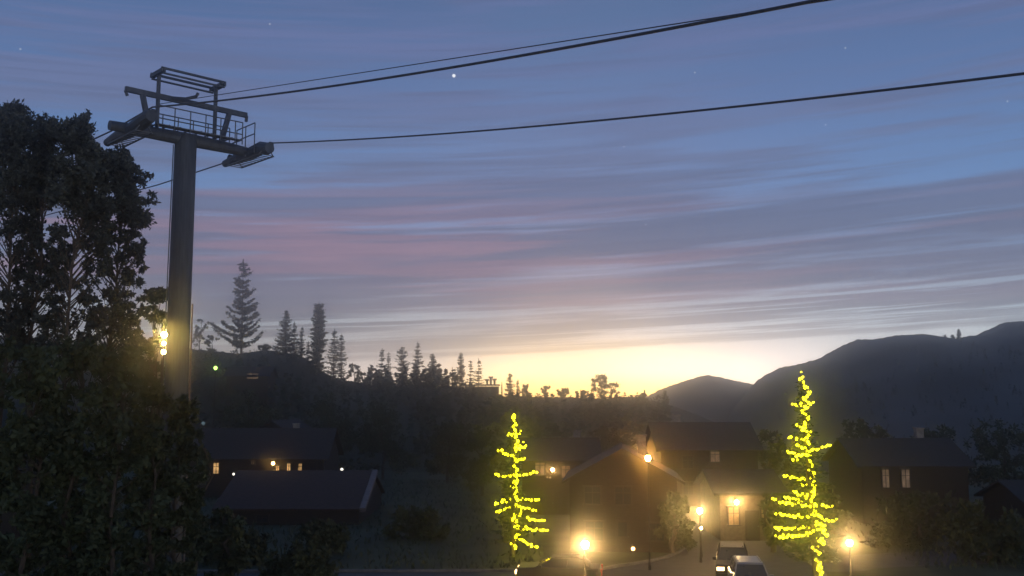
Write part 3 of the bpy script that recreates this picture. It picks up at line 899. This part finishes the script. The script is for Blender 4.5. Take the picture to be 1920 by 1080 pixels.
# left chalet with the amber windows
D1 = 98; C1 = W(500, 745, D1 + 4).x
fd = D1
zw = W(0, 876, fd).z
house('chalet', 500, D1 + 4, 14, 8, 4.0, 2.6, 'long dark timber chalet with a row of amber lit windows', 'wood', 'roof', windows=[
    (wx(410, fd, C1), zw - .1, .62, 1.15, 'litglass', 'f'), (wx(478, fd, C1), zw + .5, .4, .5, 'dimglass', 'f'),
    (wx(545, fd, C1), zw, .42, .85, 'litglass', 'f'), (wx(566, fd, C1), zw - .05, .42, .9, 'litglass', 'f'),
    (wx(524, fd, C1), zw - .15, .4, .6, 'litglass', 'f'), (wx(590, fd, C1), zw, .7, .9, 'glass', 'f')], door=(wx(450, fd, C1), None), chimneys=[(3, 1, 1.2)])
p = W(512, 869, fd - .5); wall_lamp(p, 'amber wall lamp on the long chalet between its windows', material('chalet_lamp', (.9, .7, .4), .4, .05, 2, emit=(1, .58, .16), strength=25), .17)
# dormer-like small house behind with a slanting lit gable edge
D2 = 112; cx = W(535, 745, D2 + 3).x
h2 = house('cottage', 535, D2 + 3, 7, 6, 5.2, 2.0, 'dark cottage behind the long chalet with a small lit attic pane', 'wood', 'roof', gable_front=True, rz=R(-14),
      windows=[(-.55, 5.55, .8, .8, 'dimglass', 'f')])
# far house on the ridge slope; a glowing pane imitates its lit wall
d = 165; c = W(482, 706, d); gz = ridge_z(c.x, d)
house('hillside_cabin', 470, d, 7, 5, max(2.2, c.z - gz + .6), 1.4, 'cabin high on the ridge slope with a warm glowing pane imitating its lit wall', 'wood2', 'roof', z=gz - .5,
      windows=[(.9, c.z - gz + .5, 2.0, 1.0, 'dimglass', 'f')])
# low reddish-roofed building, ridge at y 885, eave at y 965
ra, rb = W(703, 884, 84), W(663, 968, 74)
cxx = (W(703, 884, 84).x - 5.6)
house('low_lodge', 0, 84, 11.2, 13.4, max(1.2, 3.1 - 2.2), 2.35, 'low building with a reddish roof and a pale edge board imitating a lit strip', 'wood', 'rust', trim='trim', over=.3, x=cxx - .3,
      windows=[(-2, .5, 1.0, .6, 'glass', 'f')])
# lower-left timber house partly lit
house('timber_house', 0, 60, 8, 6, 5.0, 2.2, 'brown timber house cut off by the left photo edge', 'wood2', 'roof', x=W(20, 900, 60).x - 3.2, rz=R(12),
      windows=[(2.2, 3.2, 1.0, 1.2, 'dimglass', 'f')])
# pale bar at left edge: roof edge
tag(G().tube([W(-60, 688, 41), W(52, 689, 41)], .05, 6).tube([(W(-50, 688, 41).x, 41, 0), W(-50, 688, 41)], .07, 6).build('light_gantry', 'galv'), 'thin pale metal bar on a post at the left photo edge', 'gantry')

# brown two-storey house, centre
D3 = 64.0; c3 = W(1165, 745, D3 + 4).x
house('brown_house', 1165, D3 + 4, 7.0, 8, 4.6, 1.9, 'brown two storey house behind the tall orange post lamp', 'wood2', 'roof', gable_front=True, rz=R(-6), windows=[
    (-2.0, 3.6, 1.1, 1.2, 'glass', 'f'), (.0, 3.6, 1.1, 1.2, 'glass', 'f'), (2.1, 1.3, 1.1, 1.2, 'glass', 'f'), (-1.9, 1.3, 1.2, 1.3, 'glass', 'f')],
    door=(wx(1176, D3, c3), 'glass'), chimneys=[(1.4, 1.5, 1.5)])
street_lamp(1215, 859, 57.5, 'tall orange post lamp in front of the brown house, topmost of the village lamps', material('orange_globe', (.9, .6, .3), .4, .05, 2, emit=(1, .45, .09), strength=420), .16)
wall_lamp(W(1187, 1029, 62.2), 'orange lamp low beside the brown house door', material('door_lamp', (.9, .5, .2), .4, .05, 2, emit=(1, .5, .16), strength=14), .11)
# house with the lamp behind lit tree 1
D4 = 84; c4 = W(1045, 745, D4 + 4).x
house('village_house', 1045, D4 + 4, 6.5, 8, 4.6, 1.6, 'house between the smaller lit tree and the brown house', 'wood2', 'roof', windows=[
    (wx(1012, D4, c4), W(0, 868, D4).z - .4, .9, 1.4, 'dimglass', 'f'), (wx(1060, D4, c4), W(0, 880, D4).z - .2, .8, 1.1, 'dimglass', 'f'), (1.9, 1.4, 1, 1.2, 'glass', 'f')],
    door=(-1.0, None), chimneys=[(1.8, .8, 1.0)])
wall_lamp(W(1036, 881, D4 - .45), 'amber wall lamp just right of the smaller light wrapped tree', material('house_lamp', (.9, .7, .4), .4, .05, 2, emit=(1, .55, .17), strength=150), .14)
# tan-walled house with lamp
D5 = 69; c5 = W(1380, 745, D5 + 3.5).x
house('tan_house', 1380, D5 + 3.5, 4.3, 7, 3.3, 1.2, 'small tan stucco house lit by its wall lamp', 'stucco', 'roof', windows=[
    (-1.2, 1.7, .8, 1.3, 'dimglass', 'f'), (1.2, 1.7, 1.0, 1.1, 'dimglass', 'f')], door=(0.1, None))
wall_lamp(W(1381, 942, D5 - .45), 'brightest wall lamp, on the front of the small tan house', material('tan_house_lamp', (.9, .7, .4), .4, .05, 2, emit=(1, .60, .20), strength=520), .13)
# taller dark building behind
D6 = 90; c6 = W(1310, 745, D6 + 5).x
house('inn', 1310, D6 + 5, 9, 9, 5.2, 2.2, 'tall dark inn behind the amber post lamp', 'wood', 'roof', windows=[
    (wx(1340, D6, c6), W(0, 856, D6).z, .9, 1.1, 'dimglass', 'f'), (-2, 4, 1, 1.2, 'glass', 'f'), (-2, 1.6, 1, 1.2, 'glass', 'f'), (1, 1.6, 1, 1.2, 'glass', 'f')], chimneys=[(-2, 1, 1.3)])
# right house, two dim tall windows
D7 = 78; c7 = W(1672, 745, D7 + 4).x
house('dark_house', 1672, D7 + 4, 8.5, 8, 4.6, 1.8, 'dark house on the right with two dim tall windows', 'wood', 'roof', windows=[
    (wx(1654, D7, c7), W(0, 897, D7).z, .62, 1.5, 'dimglass', 'f'), (wx(1691, D7, c7), W(0, 897, D7).z, .72, 1.5, 'dimglass', 'f')], chimneys=[(2.4, .6, 1.2)])
# right-edge roof
house('edge_lodge', 1960, 74, 7, 7, 2.3, 1.3, 'low lodge at the right photo edge with a pale eave', 'wood2', 'roof', trim=None, windows=[(-2, 1.3, 1, 1, 'glass', 'f')])
# building with chimneys on the ridge
d = 206; bl, br = W(872, 721, d), W(935, 721, d); gz = ridge_z((bl.x + br.x) / 2, d) - 3
t = empty('ridge_building', ((bl.x + br.x) / 2, d, gz), 'flat topped building with three capped chimneys on the ridge', 'building')
hgt = bl.z - gz; wd_ = br.x - bl.x
G().box((0, 2, hgt / 2 - .2), (wd_, 6, hgt - .4)).build('wall', 'wood', t)
ro = G().box((0, 2, hgt - .1), (wd_ + .6, 6.6, .25)).build('roof', 'roof', t)
for px_, ty in ((913, 711), (920, 706), (927, 710)):
    q = W(px_, ty, d); G().box((q.x - t.location.x, 1.5, (hgt + q.z - gz) / 2), (.45, .45, q.z - gz - hgt)).box((q.x - t.location.x, 1.5, q.z - gz - .15), (.95, .95, .4)).build('chimney', 'stone', ro)
# bare poles on the skyline
for px_, ty, lab in ((838, 712, 'left stub of three bare poles on the skyline'), (842, 713, 'middle stub of three bare poles on the skyline'), (848, 688, 'tallest thin bare pole on the skyline'),
                     (941, 716, 'bare pole right of the chimneyed building'), (1089, 730, 'bare pole left of the clumpy big tree')):
    b_ = on_ridge(px_, RD - 3); q = W(px_, ty, RD - 3)
    o = G().tube([(0, 0, -.5), (0, 0, (q.z - b_.z) * .6), (0, 0, q.z - b_.z)], [.2, .14, .07], 6).build('pole', 'bark', None, (q.x, RD - 3, b_.z)); tag(o, lab, 'pole', 'bare poles on the skyline')


# ------------------------------------------------------------------ light-wrapped trees
def lit_tree(px_trunk, d, branches, label, label2, crop, base_py, seed, wrap=None):
    ox, oy, k = crop; q = random.Random(seed)
    tr = [W(ox + k * a, oy + k * b, d) for a, b in px_trunk]
    base = Vector((tr[-1].x, d, 0)); top = tr[0]
    t = empty('spruce_tree', base, label, 'tree', 'trees wrapped in lights')
    m = sum(v.x for v in tr[-6:]) / 6
    ax = lambda z: Vector((base.x + (top.x - base.x) * (z / top.z), d, z))
    limbs = G().tube([ax(top.z * f_) - base - Vector((0, 0, .3 if f_ == 0 else 0)) for f_ in (0, .25, .5, .75, 1)], [.2, .16, .12, .07, .02], 8)
    lines = []
    wr = []
    for a, b in zip(tr, tr[1:]):            # strand wound round the trunk
        n = max(2, int((a - b).length / .08))
        for i in range(n):
            p = a.lerp(b, i / n); th = len(wr) * .9
            rr = .05 + .09 * (1 - p.z / top.z)
            wr.append(Vector((p.x + rr * math.cos(th), p.y + rr * math.sin(th), p.z)))
    lines.append(wr)
    crown = G(); C, D, L = [], [], []
    for (x0, y0), (x1, y1) in branches:
        a = W(ox + k * x0, oy + k * y0, d); b = W(ox + k * x1, oy + k * y1, d); dep = q.uniform(-.7, .7) * abs(b.x - a.x)
        b2 = W(ox + k * x1, oy + k * y1, d + dep); ln = (b2 - a).length
        rt = ax(a.z); n = max(3, int(ln / .105)); pts = []
        for i in range(n + 1):
            s = i / n; p = a.lerp(b2, s); p.z += -.06 * ln * math.sin(s * math.pi) + q.uniform(-.03, .03); p.x += q.uniform(-.03, .03); pts.append(p)
        lines.append(pts)
        limbs.tube([rt - base, a.lerp(b2, .4) - base - Vector((0, 0, .05)), b2 - base - Vector((0, 0, .04))], [.045, .03, .012], 5, caps=False)
    zs = [b.z for a, b in []]
    H = top.z
    for w_ in range(46):                    # needles: every bough, lit or not
        f_ = .12 + .86 * (w_ / 46); env = .17 * H * (1 - f_) ** .9 + .1
        for b in range(6):
            a = q.uniform(0, 6.283); rr = env * q.uniform(.5, 1.05); o = ax(H * f_) - base
            for _ in range(max(6, int(rr * 34))):
                s = q.uniform(.1, 1)
                C.append((o.x + math.cos(a) * rr * s + q.gauss(0, .07), o.y + math.sin(a) * rr * s + q.gauss(0, .07), o.z + .1 * rr * s * s - .15 * rr * s + q.gauss(0, .05)))
                D.append((math.cos(a) + q.gauss(0, .5), math.sin(a) + q.gauss(0, .5), q.gauss(-.05, .4))); L.append(q.uniform(.14, .3))
    crown.leaves(C, D, np.array(L), np.array(L) * .3); crown.build('crown', 'spruce', t); limbs.build('trunk', 'bark', t)
    # the string of lights: its own thing
    st = empty('string_lights', base, label2, 'string lights', 'yellow string lights')
    cb = G(); bulbs = []
    for ln_ in lines:
        cb.tube([p - base for p in ln_], .012, 4, caps=False)
        bulbs += [(p - base, i) for i, p in enumerate(ln_)]
    cb.build('cable', 'wire', st)
    q.shuffle(bulbs)
    proto = bpy.data.meshes.new('bulb'); gb = G().ball((0, 0, 0), 1, 6, 4); proto.from_pydata(gb.v, [], gb.f); proto.materials.append(MT['bulb'])
    rest = G()
    for i, (p, j) in enumerate(bulbs):
        off = Vector((q.gauss(0, .04), q.gauss(0, .06) - .14, q.gauss(0, .04))); r0 = q.choice((.034, .044, .054, .066)) * (.85 + .3 * q.random())
        if i < 100:
            o = bpy.data.objects.new('bulb', proto); sc.collection.objects.link(o); o.parent = st; o.location = p + off; o.scale = (r0, r0, r0)
        else: rest.ball(p + off, r0, 6, 4)
    if rest.v: tag(rest.build('bulbs', 'bulb', st), kind='stuff')


T1 = [(272, 85), (276, 140), (280, 200), (292, 235), (288, 290), (275, 340), (275, 370), (288, 440), (295, 470), (285, 500), (290, 545), (290, 590),
      (283, 640), (318, 660), (320, 690), (275, 715), (285, 770), (305, 820), (270, 850), (275, 890), (265, 935)]
B1 = [((285, 205), (232, 208)), ((285, 210), (312, 200)), ((292, 300), (345, 285)), ((300, 290), (328, 266)), ((270, 340), (185, 310)), ((285, 372), (340, 355)),
      ((290, 455), (160, 458)), ((298, 465), (405, 438)), ((300, 480), (245, 525)), ((295, 585), (230, 618)), ((218, 615), (160, 632)), ((318, 602), (430, 608)), ((290, 640), (230, 662)), ((218, 668), (160, 688)),
      ((350, 660), (405, 672)), ((360, 718), (460, 738)), ((290, 770), (480, 797)), ((310, 850), (405, 895)), ((290, 700), (270, 720))]
lit_tree(T1, 62.5, B1, 'smaller spruce wrapped in yellow lights, left of the village lamps', 'yellow lights strung on the smaller spruce', (880, 750, .3057), 1036, 41)
T2 = [(270, 62), (288, 118), (318, 148), (285, 185), (312, 215), (272, 245), (300, 270), (300, 300), (275, 340), (310, 350), (310, 380), (298, 420), (322, 450), (320, 475), (315, 522), (330, 575), (342, 640),
      (325, 690), (345, 750), (362, 795), (395, 850), (385, 912), (343, 935), (362, 985), (350, 1010), (380, 1020), (350, 1045), (380, 1055), (355, 1082)]
B2 = [((290, 215), (232, 207)), ((300, 225), (328, 203)), ((290, 330), (243, 318)), ((300, 385), (210, 375)), ((283, 432), (245, 410)), ((322, 440), (415, 412)),
      ((310, 470), (195, 445)), ((255, 495), (235, 488)), ((330, 580), (185, 570)), ((330, 615), (275, 613)), ((300, 668), (235, 650)), ((330, 690), (185, 678)), ((350, 720), (130, 690)), ((385, 720), (430, 728)),
      ((350, 768), (150, 765)), ((375, 790), (455, 800)), ((360, 812), (140, 835)), ((372, 838), (145, 880)), ((392, 900), (340, 885))]
lit_tree(T2, 53.5, B2, 'taller spruce wrapped in yellow lights, right of the parked cars', 'yellow lights strung on the taller spruce', (1400, 680, .3704), 1085, 42)


# ------------------------------------------------------------------ cars
def car(px, d, rz, label, paint, suv=True, lit=False, x=None, y=None):
    c = W(px, 745, d)
    t = empty('parked_car', (c.x, d, .004), label, 'car', 'parked cars', rz)
    hh = 1.62 if suv else 1.45; wd_ = .92
    prof = [(-2.25, .42), (-2.28, .75), (-2.2, .98), (-1.15, 1.06), (2.15, 1.02), (2.25, .8), (2.22, .42)]   # y (front -), z
    b = G(); n = len(prof)
    vs = []
    for sx in (-1, -.92, .92, 1):
        for y_, z_ in prof:
            k = 1 if abs(sx) == 1 else 1
            inset = .06 if abs(sx) == 1 else 0
            vs.append((sx * wd_, y_ * (1 - inset * .4), z_ - (inset * .6 if z_ > .9 else 0) + (inset if z_ < .5 else 0)))
    fs = []
    for j in range(3):
        for i in range(n): fs.append((j * n + i, j * n + (i + 1) % n, (j + 1) * n + (i + 1) % n, (j + 1) * n + i))
    fs += [tuple(range(n - 1, -1, -1)), tuple(3 * n + i for i in range(n))]
    b.add(vs, fs)
    body = b.build('body', paint, t)
    # cabin: glass house with a roof panel
    rear = 2.0 if suv else 1.55
    gh = G()
    lo_ = [(-1.2, 1.03), (rear + .12, 1.0)]; hi = [(-.45, hh - .05), (rear - .3, hh - .05)]
    vs = [(-.84, lo_[0][0], lo_[0][1]), (.84, lo_[0][0], lo_[0][1]), (.84, lo_[1][0], lo_[1][1]), (-.84, lo_[1][0], lo_[1][1]),
          (-.66, hi[0][0], hi[0][1]), (.66, hi[0][0], hi[0][1]), (.66, hi[1][0], hi[1][1]), (-.66, hi[1][0], hi[1][1])]
    gh.add(vs, [(4, 5, 6, 7), (0, 1, 5, 4), (1, 2, 6, 5), (2, 3, 7, 6), (3, 0, 4, 7)]); gh.build('windows', 'glass', t)
    rf = G(); rf.box((0, (hi[0][0] + hi[1][0]) / 2, hh - .01), (1.36, hi[1][0] - hi[0][0] + .1, .09), taper=.93)
    for sx in (-1, 1):
        for (ya, za), (yb, zb_) in ((lo_[0], hi[0]), (lo_[1], hi[1]), ((.4, 1.02), (.45, hh - .05))):
            rf.bar((sx * .845, ya, za), (sx * .672, yb, zb_), .06, .08)
        rf.bar((sx * .56, hi[0][0] + .2, hh + .07), (sx * .56, hi[1][0] - .2, hh + .07), .04, .04)
    rf.build('roof', paint, t)
    for sx in (-1, 1):
        for y_ in (-1.4, 1.4):
            wh = G().tube([(sx * .70, y_, .34), (sx * .94, y_, .34)], .34, 16).build('wheel', 'tyre', t)
            G().tube([(sx * .94, y_, .34), (sx * .955, y_, .34)], .2, 12).build('rim', 'galv', wh)
        G().box((sx * .68, -2.27, .76), (.4, .12, .17)).build('headlight', 'headglow' if lit else 'head', t)
        G().box((sx * .76, 2.24, .84), (.2, .1, .32)).build('taillight', 'tail', t)
        mr = G().box((sx * 1.0, -.95, 1.1), (.2, .12, .15)).build('mirror', paint, t)
    G().box((0, -2.28, .62), (.9, .08, .16)).build('grille', 'black', t)
    G().box((0, -2.27, .46), (1.7, .16, .14)).build('bumper', 'black', t)
    return t


car(1366, 55.5, R(-12), 'black suv parked behind the silver car', 'blackcar', True, True)
car(1396, 50.5, R(-8), 'silver suv nearest the camera at the bottom of the photo', 'silver', True, False)
car(1048, 53.0, R(-97), 'dark low car parked at the roadside below the smaller lit tree', 'blackcar', False, True)  # its glowing headlights imitate bright reflections on the car

# ------------------------------------------------------------------ haze
g = G().box((0, 282, 20.5), (1060, 700, 45))
hz = g.build('haze', MT['grass']); tag(hz, kind='stuff')
hm = bpy.data.materials.new('haze'); hm.use_nodes = True; t_ = hm.node_tree; t_.nodes.clear()
pv = t_.nodes.new('ShaderNodeVolumePrincipled'); mo = t_.nodes.new('ShaderNodeOutputMaterial')
pv.inputs['Color'].default_value = (.92, .92, .93, 1); pv.inputs['Density'].default_value = .0029; pv.inputs['Anisotropy'].default_value = .976
t_.links.new(pv.outputs[0], mo.inputs['Volume'])
hz.data.materials.clear(); hz.data.materials.append(hm)
